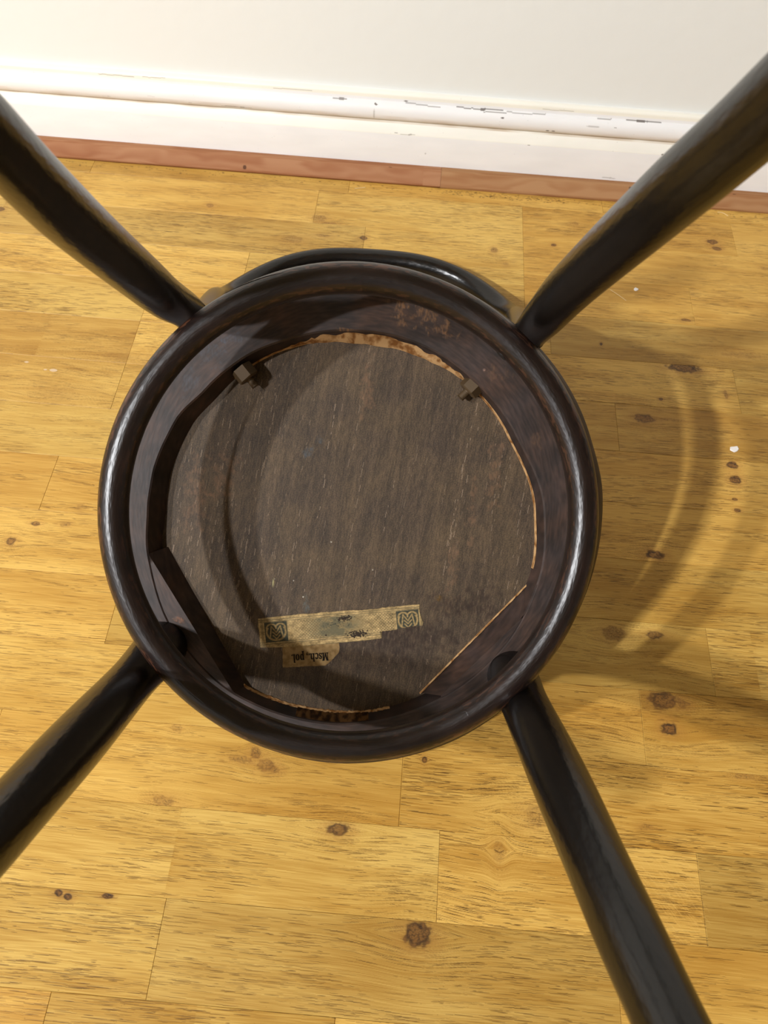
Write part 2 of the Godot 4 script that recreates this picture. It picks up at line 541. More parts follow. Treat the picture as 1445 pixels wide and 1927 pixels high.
func floor_texture(rows: Dictionary, part: int) -> ImageTexture:
	var s := 2048
	var ppx := s / TEX_S
	var ppz := s / PART_S
	var zed: float = PART_Z[part]
	var fib := grain_bytes(90, 2048, s, 3 + part * 50, 0.30, 3)
	var band := grain_bytes(34, 256, s, 4 + part * 50, 0.11, 3)
	var blotch := grain_bytes(128, 128, s, 6 + part * 50, 0.035, 3)
	# pores: short dark dashes along the grain
	var pore := PackedByteArray()
	pore.resize(s * s)
	var r2 := RandomNumberGenerator.new()
	r2.seed = 77 + part
	var clump := noise(0.006, 8 + part, 2)
	for i in 70000:
		var x := r2.randi_range(0, s - 1)
		var y := r2.randi_range(0, s - 1)
		if clump.get_noise_2d(x * 0.5, y * 1.5) < r2.randf_range(-0.55, 0.4):
			continue
		var l := r2.randi_range(5, 34)
		var d := r2.randi_range(40, 190)
		var slope := r2.randf_range(-0.10, 0.05)
		for k in l:
			var yy := (y + int(k * slope)) & 2047
			var at := yy * s + ((x + k) & 2047)
			var e := int(d * (1.0 - absf(2.0 * k / l - 1.0) * 0.6))
			if pore[at] < e:
				pore[at] = e
			if d > 165:
				at = ((yy + 1) & 2047) * s + ((x + k) & 2047)
				if pore[at] < e / 2:
					pore[at] = e / 2
	# the grain bends round the knots
	var warp := PackedFloat32Array()
	warp.resize(s * s)
	for k in knots:
		var bend: float = k[5]
		if bend < 0.35:
			continue
		var cx: float = (k[0] - TEX_X) * ppx
		var cz: float = (k[1] - zed) * ppz
		var rx: float = k[2] * ppx * 2.6 * bend
		var rz: float = k[3] * ppz * 2.4 * bend
		for y in range(maxi(0, int(cz - rz * 2.5)), mini(s, int(cz + rz * 2.5))):
			var dz := y - cz
			var fz := exp(-absf(dz) / rz) * signf(dz)
			for x in range(maxi(0, int(cx - rx * 2.2)), mini(s, int(cx + rx * 2.2))):
				var dx := (x - cx) / rx
				warp[y * s + x] -= fz * exp(-dx * dx) * k[3] * ppz * 1.1
	var out := PackedByteArray()
	out.resize(s * s * 3)
	var r3 := RandomNumberGenerator.new()
	for y in s:
		var z: float = zed + y / ppz
		var row := int(floor((z - ROW0) / ROW_W))
		var js: Array = rows.get(row, [9.0])
		var seg := 0
		var next := -1
		var ox := 0
		var oy := 0
		var contrast := 1.0
		var slope := 0.0
		var warm := 0.0
		for x in s:
			if x > next:
				var wx: float = TEX_X + x / ppx
				seg = 0
				while seg < js.size() and js[seg] <= wx:
					seg += 1
				next = int((js[seg] - TEX_X) * ppx) if seg < js.size() else s
				r3.seed = (row + 60) * 131 + seg * 17
				ox = r3.randi_range(0, 2047)
				oy = r3.randi_range(0, 2047)
				contrast = r3.randf_range(0.7, 1.25)
				slope = r3.randf_range(-0.06, 0.04)
				warm = r3.randf_range(-0.10, 0.10)
			var idx := y * s + x
			var yy := int(y + oy + warp[idx] + x * slope) & 2047
			var xx := (x + ox) & 2047
			var sx := yy * s + xx
			var t := (fib[sx] - 128) * 0.0040 * contrast + (band[sx] - 128) * 0.0020 + (blotch[(y * s) + xx] - 128) * 0.0030 + 0.36 + warm
			t = clampf(t, 0.0, 1.0)
			var p := 1.0 - pore[sx] * 0.0026 * contrast
			out[idx * 3] = int((215 - 46 * t) * p)
			out[idx * 3 + 1] = int((177 - 53 * t) * (p - (1.0 - p) * 0.10))
			out[idx * 3 + 2] = int((95 - 46 * t) * (p - (1.0 - p) * 0.2))
	# the knots themselves
	var kn := noise(0.05, 21, 3)
	for k in knots:
		var cx: float = (k[0] - TEX_X) * ppx
		var cz: float = (k[1] - zed) * ppz
		var rx: float = k[2] * ppx * 0.9
		var rz: float = k[3] * ppz * 0.9
		var rowk := int(floor((k[1] - ROW0) / ROW_W))
		for y in range(maxi(0, int(cz - rz * 2.6)), mini(s, int(cz + rz * 2.6))):
			if int(floor((zed + y / ppz - ROW0) / ROW_W)) != rowk:
				continue                                     # a knot ends at the edge of its stave
			for x in range(maxi(0, int(cx - rx * 2.6)), mini(s, int(cx + rx * 2.6))):
				var dx := (x - cx) / rx
				var dz := (y - cz) / rz
				var w := kn.get_noise_2d(x * 1.4, y * 0.8)
				var d := sqrt(dx * dx + dz * dz) + w * 0.45
				if d > 2.4:
					continue
				var dark: float = k[4]
				var hard := smoothstep(0.5, 0.8, dark)
				var ringy := 0.5 + 0.5 * sin(d * 13.0 + w * 3.0)
				var halo := clampf((2.3 - d) / 1.5, 0.0, 1.0) * 0.40 * dark * (0.55 + 0.45 * ringy)
				# a dark rim round a brown heart with cracks in it
				var rim := exp(-pow((d - 0.74) / 0.20, 2.0)) * hard
				var crack := clampf(1.0 - absf(kn.get_noise_2d(x * 2.2 + 500.0, y * 1.3)) * 6.0, 0.0, 1.0) * clampf(1.0 - d, 0.0, 1.0)
				var heart := smoothstep(0.0, 0.25, 0.95 - d)
				var i := (y * s + x) * 3
				var r := lerpf(out[i], 152, halo)
				var g := lerpf(out[i + 1], 103, halo)
				var b := lerpf(out[i + 2], 52, halo)
				var hv := heart * dark * (0.35 + 0.4 * hard)
				r = lerpf(r, 104, hv)
				g = lerpf(g, 68, hv)
				b = lerpf(b, 36, hv)
				var rv := clampf((rim * (0.50 + 0.9 * w) + crack * 1.0) * dark, 0.0, 1.0)
				out[i] = int(lerpf(r, 46, rv))
				out[i + 1] = int(lerpf(g, 33, rv))
				out[i + 2] = int(lerpf(b, 24, rv))
	# dirt along the beading, pale worn spots, and the broad pale rays of one stave
	for i in 320:
		var z := r2.randf_range(-1.018, -1.008) + r2.randf() * 0.004
		var x := r2.randi_range(300, 1900) if r2.randf() < 0.6 else r2.randi_range(1150, 1420)
		blot(out, s, x, int((z - zed) * ppz), r2.randi_range(1, 2), Color8(70, 50, 28), r2.randf_range(0.15, 0.6))
	for sp in [[-0.393, -0.633, 7], [-0.402, -0.633, 3], [-0.426, -0.642, 4]]:
		blot(out, s, int((sp[0] - TEX_X) * ppx), int((sp[1] - zed) * ppz), sp[2], Color8(225, 205, 188), 0.75)
	for i in 170:
		var x0 := r2.randf_range(0.205, 0.262)
		var z0 := r2.randf_range(-0.172, -0.112)
		var l := r2.randi_range(6, 22)
		for k in l:
			blot(out, s, int((x0 - TEX_X) * ppx + k * 0.7), int((z0 - zed) * ppz + k * 1.1 + k * k * 0.04), 0, Color8(222, 184, 108), 0.45)
	for i in 900:
		blot(out, s, r2.randi_range(0, s - 1), r2.randi_range(0, s - 1), 0, Color8(90, 60, 30), r2.randf_range(0.2, 0.8))
	var im := Image.create_from_data(s, s, false, Image.FORMAT_RGB8, out)
	return texture(im)


func blot(out: PackedByteArray, s: int, cx: int, cy: int, r: int, c: Color, a: float) -> void:
	for y in range(cy - r, cy + r + 1):
		for x in range(cx - r, cx + r + 1):
			if x < 0 or y < 0 or x >= s or y >= s or (x - cx) * (x - cx) + (y - cy) * (y - cy) > r * r + 1:
				continue
			var i := (y * s + x) * 3
			out[i] = int(lerpf(out[i], c.r8, a))
			out[i + 1] = int(lerpf(out[i + 1], c.g8, a))
			out[i + 2] = int(lerpf(out[i + 2], c.b8, a))


# ------------------------------------------------------------------ the chair

# a point of the chair: to the right, to the back, and towards the feet from the seat's underside
func cp(x: float, b: float, h: float) -> Vector3:
	return Vector3(x, h, -b) + lift


func pol(deg: float, r: float, h: float) -> Vector3:
	var a := deg_to_rad(deg)
	return cp(sin(a) * r, cos(a) * r, h)


var outer := [[-180, 0.2150], [-154, 0.2132], [-120, 0.2050], [-90, 0.2005], [-71, 0.1985], [-27, 0.1935], [0, 0.1922], [27, 0.1935], [71, 0.2010], [83, 0.2042], [120, 0.2060], [154, 0.2134], [180, 0.2150]]
var inner_top := [[-180, 0.1755], [-150, 0.1765], [-130, 0.1725], [-107, 0.1640], [-95, 0.1590], [-86, 0.1568], [-67, 0.1514], [-55, 0.1445], [-40, 0.1420], [-21, 0.1375], [0, 0.1362], [21, 0.1370], [41, 0.1372], [64, 0.1410], [88, 0.1525], [108, 0.1600], [130, 0.1660], [150, 0.1700], [172, 0.1740], [180, 0.1755]]
var inner_low := [[-180, 0.1710], [-150, 0.1730], [-130, 0.1690], [-107, 0.1570], [-95, 0.1490], [-86, 0.1475], [-67, 0.1420], [-55, 0.1370], [-40, 0.1360], [-21, 0.1335], [0, 0.1305], [21, 0.1315], [41, 0.1345], [64, 0.1375], [88, 0.1480], [108, 0.1560], [130, 0.1610], [150, 0.1660], [172, 0.1710], [180, 0.1710]]
const PANEL := -0.0200


func chair_uv(x: float, b: float) -> Vector2:
	return Vector2(x / 0.46 + 0.5, 0.5 - b / 0.46)


func build_chair() -> void:
	chair = Node3D.new()
	chair.name = "bentwood_chair"
	var ex := Vector3(0.999275, -0.011421, -0.036324)
	var nn := Vector3(0.031526, 0.783147, 0.621037)
	var eb := Vector3(-0.021355, 0.621732, -0.782939)
	var basis_c := Basis(ex, nn, -eb).orthonormalized()
	var ground := Vector3(FRAME_O.x, -0.0012, FRAME_O.z)
	chair.transform = Transform3D(basis_c, ground)
	lift = basis_c.inverse() * (FRAME_O - Vector3(FRAME_O.x, 0, FRAME_O.z))
	add_child(chair)
	tag(chair, "dark brown bentwood chair standing upside down on the oak floor, legs up, seat underside showing", "chair")

	var frame_m := mat(Color(1, 1, 1), 0.55, 0.42)
	frame_m.albedo_texture = frame_texture()
	frame_m.heightmap_enabled = true
	frame_m.heightmap_texture = frame_m.albedo_texture
	frame_m.heightmap_scale = 0.05
	seat_frame(frame_m)
	seat_panel()
	corner_block(-1, frame_m)
	corner_block(1, frame_m)
	bare_edge()
	paper_label()
	remnant()

	var lacquer := lacquer_material(Color(0.040, 0.032, 0.027), 0.27, 61, 0.25)
	var worn := lacquer_material(Color(0.110, 0.074, 0.062), 0.32, 62, 1.0)
	# front legs
	leg([[0.1365, -0.1275, -0.012], [0.1365, -0.1277, 0.0], [0.1356, -0.1322, 0.075], [0.1375, -0.1424, 0.17], [0.1424, -0.1610, 0.28], [0.1490, -0.1780, 0.35], [0.157, -0.198, 0.43]], [0.0205, 0.0200, 0.0172, 0.0176, 0.0160, 0.0150, 0.0132], "leg", lacquer, "front leg, thickest just below the seat")
	leg([[-0.1430, -0.1200, -0.012], [-0.1430, -0.1203, 0.0], [-0.1468, -0.1290, 0.075], [-0.1500, -0.1372, 0.17], [-0.1525, -0.1440, 0.27], [-0.1550, -0.1490, 0.35], [-0.158, -0.154, 0.43]], [0.0205, 0.0200, 0.0168, 0.0176, 0.0163, 0.0150, 0.0132], "leg", lacquer, "front leg, thickest just below the seat")
	# rear legs, which go on past the seat as the posts of the back
	leg([[-0.1385, 0.1440, -0.035], [-0.1375, 0.1445, 0.0], [-0.1335, 0.1405, 0.075], [-0.1352, 0.1432, 0.13], [-0.1385, 0.1495, 0.24], [-0.1386, 0.1560, 0.32], [-0.140, 0.168, 0.43]], [0.0140, 0.0142, 0.0146, 0.0150, 0.0150, 0.0140, 0.0128], "rear_leg", lacquer, "rear leg, slender and slightly bowed")
	leg([[0.1350, 0.1450, -0.035], [0.1340, 0.1470, 0.0], [0.1283, 0.1455, 0.075], [0.1300, 0.1530, 0.15], [0.1375, 0.1640, 0.28], [0.1490, 0.1765, 0.35], [0.160, 0.192, 0.43]], [0.0140, 0.0142, 0.0146, 0.0152, 0.0152, 0.0146, 0.0132], "rear_leg", lacquer, "rear leg, slender and slightly bowed")
	leg_ring(worn)
	back_hoop(lacquer)
	bolt(-42.0, 0.1362)
	bolt(42.0, 0.1372)
	for s in [[40.7, 0.1533], [-43.0, 0.1543]]:
		var st := begin()
		cylinder(st, pol(s[0], s[1] + 0.004, 0.0735), pol(s[0], s[1] - 0.0012, 0.0735), 0.0042, 14)
		put("screw", finish(st), mat(Color(0.06, 0.05, 0.045), 0.6), chair)


func lacquer_material(c: Color, rough: float, sd: int, wear: float) -> StandardMaterial3D:
	var m := mat(Color(1, 1, 1), rough, 0.46)
	var w := 1024
	var h := 256
	var im := Image.create_empty(w, h, false, Image.FORMAT_RGB8)
	var bump := Image.create_empty(w, h, false, Image.FORMAT_L8)
	var n := noise(0.02, sd, 4)
	var n2 := noise(0.012, sd + 1, 3)
	var n3 := noise(0.09, sd + 2, 2)
	for y in h:
		var v := float(y) / h
		# wear runs along the outer shoulder and the inner shoulder of the rod
		var edge := maxf(0.55 * exp(-pow((fposmod(v - 0.145 + 0.5, 1.0) - 0.5) / 0.045, 2.0)), exp(-pow((fposmod(v - 0.865 + 0.5, 1.0) - 0.5) / 0.05, 2.0)))
		for x in w:
			var a := n.get_noise_2d(x * 0.7, y * 3.0)
			var b := n2.get_noise_2d(x, y)
			var f := n3.get_noise_2d(x * 0.45, y * 1.2)
			var col := c * (1.0 + 0.22 * a + 0.25 * b)
			var worn := clampf((f + 0.5 * b - 0.24 + 0.14 * edge) * 10.0, 0.0, 1.0) * edge * wear
			col = col.lerp(Color(0.36, 0.225, 0.155), worn * 0.8)
			im.set_pixel(x, y, col)
			var g := clampf(0.5 + 0.22 * f + 0.2 * a - 0.25 * worn, 0.0, 1.0)
			bump.set_pixel(x, y, Color(g, g, g))
	m.albedo_texture = texture(im)
	m.heightmap_enabled = true
	m.heightmap_texture = texture(bump)
	m.heightmap_scale = 0.03
	m.uv1_scale = Vector3(2.4, 1, 1)
	return m


func seat_frame(m: Material) -> void:
	var st := begin()
	var steps := 180
	var prof: Array = []
	for k in steps + 1:
		var deg := -180.0 + 360.0 * k / steps
		var ro: float = table(outer, deg)
		var ri: float = table(inner_top, deg)
		var rl: float = table(inner_low, deg)
		var p := [[rl, PANEL - 0.001], [ri - 0.0004, -0.0012], [ri + 0.0009, 0.0], [ro - 0.0200, 0.0], [ro - 0.0125, -0.0022], [ro - 0.0065, -0.0070], [ro - 0.0020, -0.0140], [ro, -0.0220], [ro - 0.0010, -0.0295], [ro - 0.0065, -0.0345], [ri + 0.016, -0.0365], [ri + 0.002, -0.0320]]
		var ring: Array = []
		for q in p:
			ring.append(pol(deg, q[0], q[1]))
		prof.append([ring, p, deg])
	for k in steps:
		for i in 12:
			var j := (i + 1) % 12
			var g: int = [1, 2, 3, 4, 4, 4, 4, 4, 4, 4, 5, 6][i]
			var uv: Array = []
			for c in [[k, i], [k, j], [k + 1, j], [k + 1, i]]:
				var r: float = prof[c[0]][1][c[1]][0]
				var a := deg_to_rad(prof[c[0]][2])
				uv.append(chair_uv(sin(a) * r, cos(a) * r))
			# seen from outside: profile runs from the inside over the underside to the rim
			quad(st, prof[k][0][i], prof[k + 1][0][i], prof[k + 1][0][j], prof[k][0][j], uv[0], uv[3], uv[2], uv[1], g)
	put("seat_frame", finish(st), m, chair)


func seat_panel() -> void:
	var st := begin()
	var steps := 90
	for k in steps:
		var d0 := -180.0 + 360.0 * k / steps
		var d1 := -180.0 + 360.0 * (k + 1) / steps
		var r0: float = table(inner_low, d0) + 0.006
		var r1: float = table(inner_low, d1) + 0.006
		var uv := func(d: float, r: float) -> Vector2: return chair_uv(sin(deg_to_rad(d)) * r, cos(deg_to_rad(d)) * r)
		tri(st, pol(0, 0, PANEL), pol(d1, r1, PANEL), pol(d0, r0, PANEL), uv.call(0.0, 0.0), uv.call(d1, r1), uv.call(d0, r0), 1)
		tri(st, pol(0, 0, PANEL - 0.005), pol(d0, r0, PANEL - 0.005), pol(d1, r1, PANEL - 0.005), uv.call(0.0, 0.0), uv.call(d0, r0), uv.call(d1, r1), 2)
		quad(st, pol(d0, r0, PANEL - 0.005), pol(d0, r0, PANEL), pol(d1, r1, PANEL), pol(d1, r1, PANEL - 0.005), uv.call(d0, r0), uv.call(d0, r0), uv.call(d1, r1), uv.call(d1, r1), 3)
	var m := mat(Color(1, 1, 1), 0.62, 0.35)
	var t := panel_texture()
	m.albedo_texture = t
	m.heightmap_enabled = true
	m.heightmap_texture = t
	m.heightmap_scale = 0.04
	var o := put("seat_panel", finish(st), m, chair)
	o.set_meta("label", "grey-brown plywood seat bottom with pale vertical grain")


func blob(im: Image, x: float, b: float, rx: float, rb: float, c: Color, a: float, n: FastNoiseLite, ragged := 0.5, thresh := 0.0) -> void:
	var s := im.get_width()
	var ppm := s / 0.46
	var cx := (x / 0.46 + 0.5) * s
	var cy := (0.5 - b / 0.46) * s
	for py in range(maxi(0, int(cy - rb * ppm * 1.6)), mini(s, int(cy + rb * ppm * 1.6) + 1)):
		for px in range(maxi(0, int(cx - rx * ppm * 1.6)), mini(s, int(cx + rx * ppm * 1.6) + 1)):
			var dx := (px - cx) / (rx * ppm)
			var dy := (py - cy) / (rb * ppm)
			var d := sqrt(dx * dx + dy * dy) + ragged * n.get_noise_2d(px, py) + thresh * absf(n.get_noise_2d(px * 3.0, py * 0.8))
			var k := smoothstep(0.0, 0.75, 1.0 - d) * a * clampf(0.75 + 1.2 * n.get_noise_2d(px * 4.1, py * 1.7), 0.2, 1.2)
			if k > 0.0:
				im.set_pixel(px, py, im.get_pixel(px, py).lerp(c, k))


func panel_texture() -> ImageTexture:
	var s := 1400
	var im := Image.create_empty(s, s, false, Image.FORMAT_RGB8)
	var fine := noise(0.22, 101, 2)
	var streak := noise(0.03, 102, 3)
	var soft := noise(0.006, 103, 3)
	var speck := noise(0.5, 104, 1)
	for y in s:
		for x in s:
			var xs := x + y * 0.13                          # the grain leans a little
			var a := fine.get_noise_2d(xs * 0.9, y * 0.16)
			var b := streak.get_noise_2d(xs * 1.3, y * 0.12)
			var c := soft.get_noise_2d(x, y)
			var d := speck.get_noise_2d(x * 0.6, y * 0.5)
			var v := 0.262 * (1.0 + 0.20 * a + 0.20 * b + 0.15 * c + 0.20 * d)
			im.set_pixel(x, y, Color(v * 1.10, v * 0.89 + 0.003, v * 0.675 + 0.004 - c * 0.01))
	# pale flecks where the lacquer has gone from the ridges of the grain
	var r2 := RandomNumberGenerator.new()
	r2.seed = 404
	for line in 92:
		var x0 := r2.randf_range(0.14, 0.90) * s
		if r2.randf() < 0.4:
			x0 = r2.randf_range(0.17, 0.42) * s
		var y0 := r2.randf_range(0.05, 0.85) * s
		var ln := r2.randf_range(0.12, 0.5) * s
		var strength := r2.randf_range(0.3, 0.85)
		var y := 0.0
		while y < ln:
			var dash := r2.randi_range(4, 22)
			if r2.randf() < 0.62:
				var jx := r2.randf_range(-2.5, 2.5)
				for k in dash:
					var px := int(x0 + jx - (y + k) * 0.13 + 5.0 * sin(y * 0.008 + line))
					var py := int(y0 + y + k)
					if px > 1 and py > 1 and px < s - 2 and py < s - 2:
						im.set_pixel(px, py, im.get_pixel(px, py).lerp(Color(0.60, 0.52, 0.44), strength))
						if k % 3:
							im.set_pixel(px + 1, py, im.get_pixel(px + 1, py).lerp(Color(0.56, 0.48, 0.40), strength * 0.7))
			y += dash + r2.randi_range(1, 26)
	var n := noise(0.03, 105, 3)
	for q in [[0.1135, 0.031, 0.006, 0.028], [0.098, 0.005, 0.004, 0.03], [0.085, -0.045, 0.004, 0.03], [-0.105, 0.015, 0.012, 0.02], [-0.125, 0.0, 0.010, 0.03], [0.008, 0.09, 0.006, 0.02]]:
		blob(im, q[0], q[1], q[2], q[3], Color(0.46, 0.34, 0.25), 0.42, n, 1.6)
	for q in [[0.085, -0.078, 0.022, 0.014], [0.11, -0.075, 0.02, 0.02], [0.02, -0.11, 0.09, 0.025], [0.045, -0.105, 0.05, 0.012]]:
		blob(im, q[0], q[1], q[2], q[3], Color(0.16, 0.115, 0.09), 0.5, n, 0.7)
	blob(im, -0.038, 0.04, 0.006, 0.006, Color(0.25, 0.30, 0.36), 0.45, n, 0.8)
	blob(im, -0.028, 0.051, 0.004, 0.004, Color(0.25, 0.30, 0.36), 0.4, n, 0.8)
	blob(im, -0.0324, -0.085, 0.004, 0.011, Color(0.33, 0.37, 0.38), 0.5, n, 0.8)
	blob(im, -0.06, -0.067, 0.0012, 0.0055, Color(0.55, 0.52, 0.36), 0.8, n, 0.3)
	for q in [[-0.0588, -0.0642], [-0.0434, -0.0647], [-0.035, -0.0777], [-0.0147, -0.0312], [0.0035, -0.093], [0.0185, -0.092], [0.02, -0.052]]:
		blob(im, q[0], q[1], 0.0009, 0.0009, Color(0.86, 0.84, 0.78), 1.0, n, 0.2)
	blob(im, 0.0753, -0.0725, 0.0035, 0.0035, Color(0.36, 0.26, 0.10), 0.75, n, 0.4)
	return texture(im)


func frame_texture() -> ImageTexture:
	var s := 1024
	var im := Image.create_empty(s, s, false, Image.FORMAT_RGB8)
	var fine := noise(0.16, 201, 2)
	var soft := noise(0.012, 203, 4)
	var hue := noise(0.008, 204, 3)
	for y in s:
		for x in s:
			var dx := x - 512.0
			var dy := y - 512.0
			var r := sqrt(dx * dx + dy * dy)
			var ang := atan2(dy, dx)
			var a := fine.get_noise_2d(r * 1.0, ang * 60.0)
			var c := soft.get_noise_2d(x, y)
			var hh := hue.get_noise_2d(x, y)
			var v := 0.165 * (1.0 + 0.30 * a + 0.36 * c)
			im.set_pixel(x, y, Color(v * (1.20 + 0.16 * hh), v * 0.90, v * (0.77 - 0.14 * hh)))
	var n := noise(0.05, 205, 4)
	# bare patches at the back right, scuffs
	for q in [[0.030, 0.160, 0.012, 0.012, 0.75], [0.050, 0.152, 0.016, 0.012, 0.7], [0.043, 0.166, 0.012, 0.005, 0.7], [0.062, 0.143, 0.012, 0.005, 0.6], [0.030, 0.146, 0.006, 0.006, 0.55], [0.07, 0.137, 0.008, 0.003, 0.5], [0.108, 0.11, 0.01, 0.008, 0.25], [0.14, 0.062, 0.006, 0.01, 0.25], [-0.01, 0.137, 0.012, 0.0018, 0.8]]:
		blob(im, q[0], q[1], q[2], q[3], Color(0.47, 0.335, 0.215), q[4], n, 1.3, 0.4)
	for q in [[-0.1, 0.125, 0.012, 0.006], [-0.115, 0.115, 0.014, 0.014], [-0.13, 0.09, 0.008, 0.012]]:
		blob(im, q[0], q[1], q[2], q[3], Color(0.23, 0.25, 0.30), 0.4, n, 1.2)
	for q in [[-0.131, -0.098, 0.006, 0.003], [-0.12, -0.0985, 0.003, 0.003]]:
		blob(im, q[0], q[1], q[2], q[3], Color(0.50, 0.32, 0.20), 0.6, n, 1.0)
	blob(im, 0.0972, 0.1128, 0.0015, 0.0015, Color(0.6, 0.48, 0.42), 0.9, n, 0.2)
	blob(im, 0.099, -0.1, 0.0022, 0.0016, Color(0.48, 0.34, 0.15), 0.9, n, 0.5)
	return texture(im)


# the glued blocks that brace the front corners; inner chord above and, further in, at the panel
func corner_block(side: int, m: Material) -> void:
	var ta: Array
	var la: Array
	var from_deg: float
	var to_deg: float
	if side < 0:
		ta = [[-0.157, -0.047], [-0.084, -0.1555]]
		la = [[-0.1455, -0.0430], [-0.0765, -0.1560]]
		from_deg = -107.0
		to_deg = -151.5
	else:
		ta = [[0.1625, -0.0570], [0.0808, -0.1475]]
		la = [[0.1525, -0.0500], [0.0650, -0.1520]]
		from_deg = 109.5
		to_deg = 151.5
	var top: PackedVector3Array = []
	var tuv: PackedVector2Array = []
	var n := 14
	var chord: Array = []
	var low: Array = []
	var arc: Array = []
	for i in n + 1:
		var t := float(i) / n
		chord.append([lerpf(ta[0][0], ta[1][0], t), lerpf(ta[0][1], ta[1][1], t)])
		low.append([lerpf(la[0][0], la[1][0], t), lerpf(la[0][1], la[1][1], t)])
		var d := lerpf(from_deg, to_deg, t)
		var r: float = table(inner_top, d) - 0.0004
		arc.append([sin(deg_to_rad(d)) * r, cos(deg_to_rad(d)) * r])
	var hh := -0.0004
	var st := begin()
	for i in n:
		var q := [chord[i], arc[i], arc[i + 1], chord[i + 1]]
		var p: Array = []
		var u: Array = []
		for c in q:
			p.append(cp(c[0], c[1], hh))
			u.append(chair_uv(c[0], c[1]))
		var w: Array = []
		var wu: Array = []
		for c in [chord[i], chord[i + 1], low[i + 1], low[i]]:
			wu.append(chair_uv(c[0] * 0.98, c[1] * 0.98))
		w = [cp(chord[i][0], chord[i][1], hh), cp(chord[i + 1][0], chord[i + 1][1], hh), cp(low[i + 1][0], low[i + 1][1], PANEL - 0.001), cp(low[i][0], low[i][1], PANEL - 0.001)]
		if side < 0:
			quad(st, p[0], p[1], p[2], p[3], u[0], u[1], u[2], u[3], 1)
			quad(st, w[0], w[1], w[2], w[3], wu[0], wu[1], wu[2], wu[3], 2)
		else:
			quad(st, p[3], p[2], p[1], p[0], u[3], u[2], u[1], u[0], 1)
			quad(st, w[3], w[2], w[1], w[0], wu[3], wu[2], wu[1], wu[0], 2)
	put("corner_block", finish(st), m, chair)


# raw wood showing where the seat bottom broke out along the inside of the frame
func bare_edge() -> void:
	var n := noise(0.11, 301, 3)
	var m := mat(Color(0.70, 0.56, 0.39), 0.85, 0.2)
	var t := NoiseTexture2D.new()
	t.width = 256
	t.height = 256
	t.seamless = true
	t.noise = noise(0.03, 302, 4)
	var gr := Gradient.new()
	gr.colors = PackedColorArray([Color(0.66, 0.56, 0.46), Color(1, 1, 1)])
	gr.offsets = PackedFloat32Array([0.2, 0.6])
	t.color_ramp = gr
	m.albedo_texture = t
	# along the arc at the back and right, then along the right block and the front
	var spans: Array = []
	var a: Array = []
	var steps := 150
	for k in steps + 1:
		var d := lerpf(-46.0, 106.0, float(k) / steps)
		var r: float = table(inner_low, d)
		var wide := 0.0007 + 0.0060 * clampf(1.0 - absf(d - 6.0) / 34.0, 0.0, 1.0) + 0.0006 * n.get_noise_1d(k * 3.0) 
		if d > -30.0 and d < 40.0:
			wide += 0.0022 * n.get_noise_1d(k * 1.1 + 50.0)
		wide = maxf(wide, 0.0004)
		var ro := minf(r + maxf(wide * 0.75, 0.0008), table(inner_top, d) - 0.0012)
		a.append([sin(deg_to_rad(d)) * ro, cos(deg_to_rad(d)) * ro, sin(deg_to_rad(d)) * (r - wide * 0.35), cos(deg_to_rad(d)) * (r - wide * 0.35), lerpf(PANEL, 0.0, clampf((ro - r) / maxf(table(inner_top, d) - r, 0.001), 0, 1))])
	spans.append(a)
	a = []
	for k in 61:
		var s := k / 60.0
		var w := 0.0005 + 0.0004 * n.get_noise_1d(k * 4.0 + 400.0)
		var p := Vector2(lerpf(0.1525, 0.0650, s), lerpf(-0.0500, -0.1520, s))
		var o := Vector2(0.76, -0.65)
		a.append([p.x + o.x * w, p.y + o.y * w, p.x - o.x * 0.0004, p.y - o.y * 0.0004, PANEL + 0.0016])
	spans.append(a)
	a = []
	for k in 81:
		var d := lerpf(166.0, 209.0, k / 80.0)
		var dd := d if d <= 180.0 else d - 360.0
		var r: float = table(inner_low, dd)
		var w := maxf(0.0015 + 0.0022 * n.get_noise_1d(k * 4.0 + 700.0), 0.0002)
		a.append([sin(deg_to_rad(d)) * (r + w * 0.6), cos(deg_to_rad(d)) * (r + w * 0.6), sin(deg_to_rad(d)) * (r - w * 0.5), cos(deg_to_rad(d)) * (r - w * 0.5), PANEL + 0.003])
	spans.append(a)
	for sp in spans:
		var st := begin()
		for k in sp.size() - 1:
			var p: Array = sp[k]
			var q: Array = sp[k + 1]
			var u0: float = k * 0.03
			var u1: float = (k + 1) * 0.03
			# a thin ragged lip: sloping face and its drop to the panel
			quad(st, cp(p[2], p[3], PANEL + 0.0010), cp(q[2], q[3], PANEL + 0.0010), cp(q[0], q[1], q[4] + 0.0006), cp(p[0], p[1], p[4] + 0.0006), Vector2(u0, 0), Vector2(u1, 0), Vector2(u1, 0.1), Vector2(u0, 0.1), 1)
			quad(st, cp(p[2], p[3], PANEL - 0.0006), cp(q[2], q[3], PANEL - 0.0006), cp(q[2], q[3], PANEL + 0.0010), cp(p[2], p[3], PANEL + 0.0010), Vector2(u0, 0), Vector2(u1, 0), Vector2(u1, 0.1), Vector2(u0, 0.1), 2)
		var o := put("bare_wood_edge", finish(st), m, chair)
		o.set_meta("label", "crumbled pale bare wood along the inside of the frame")


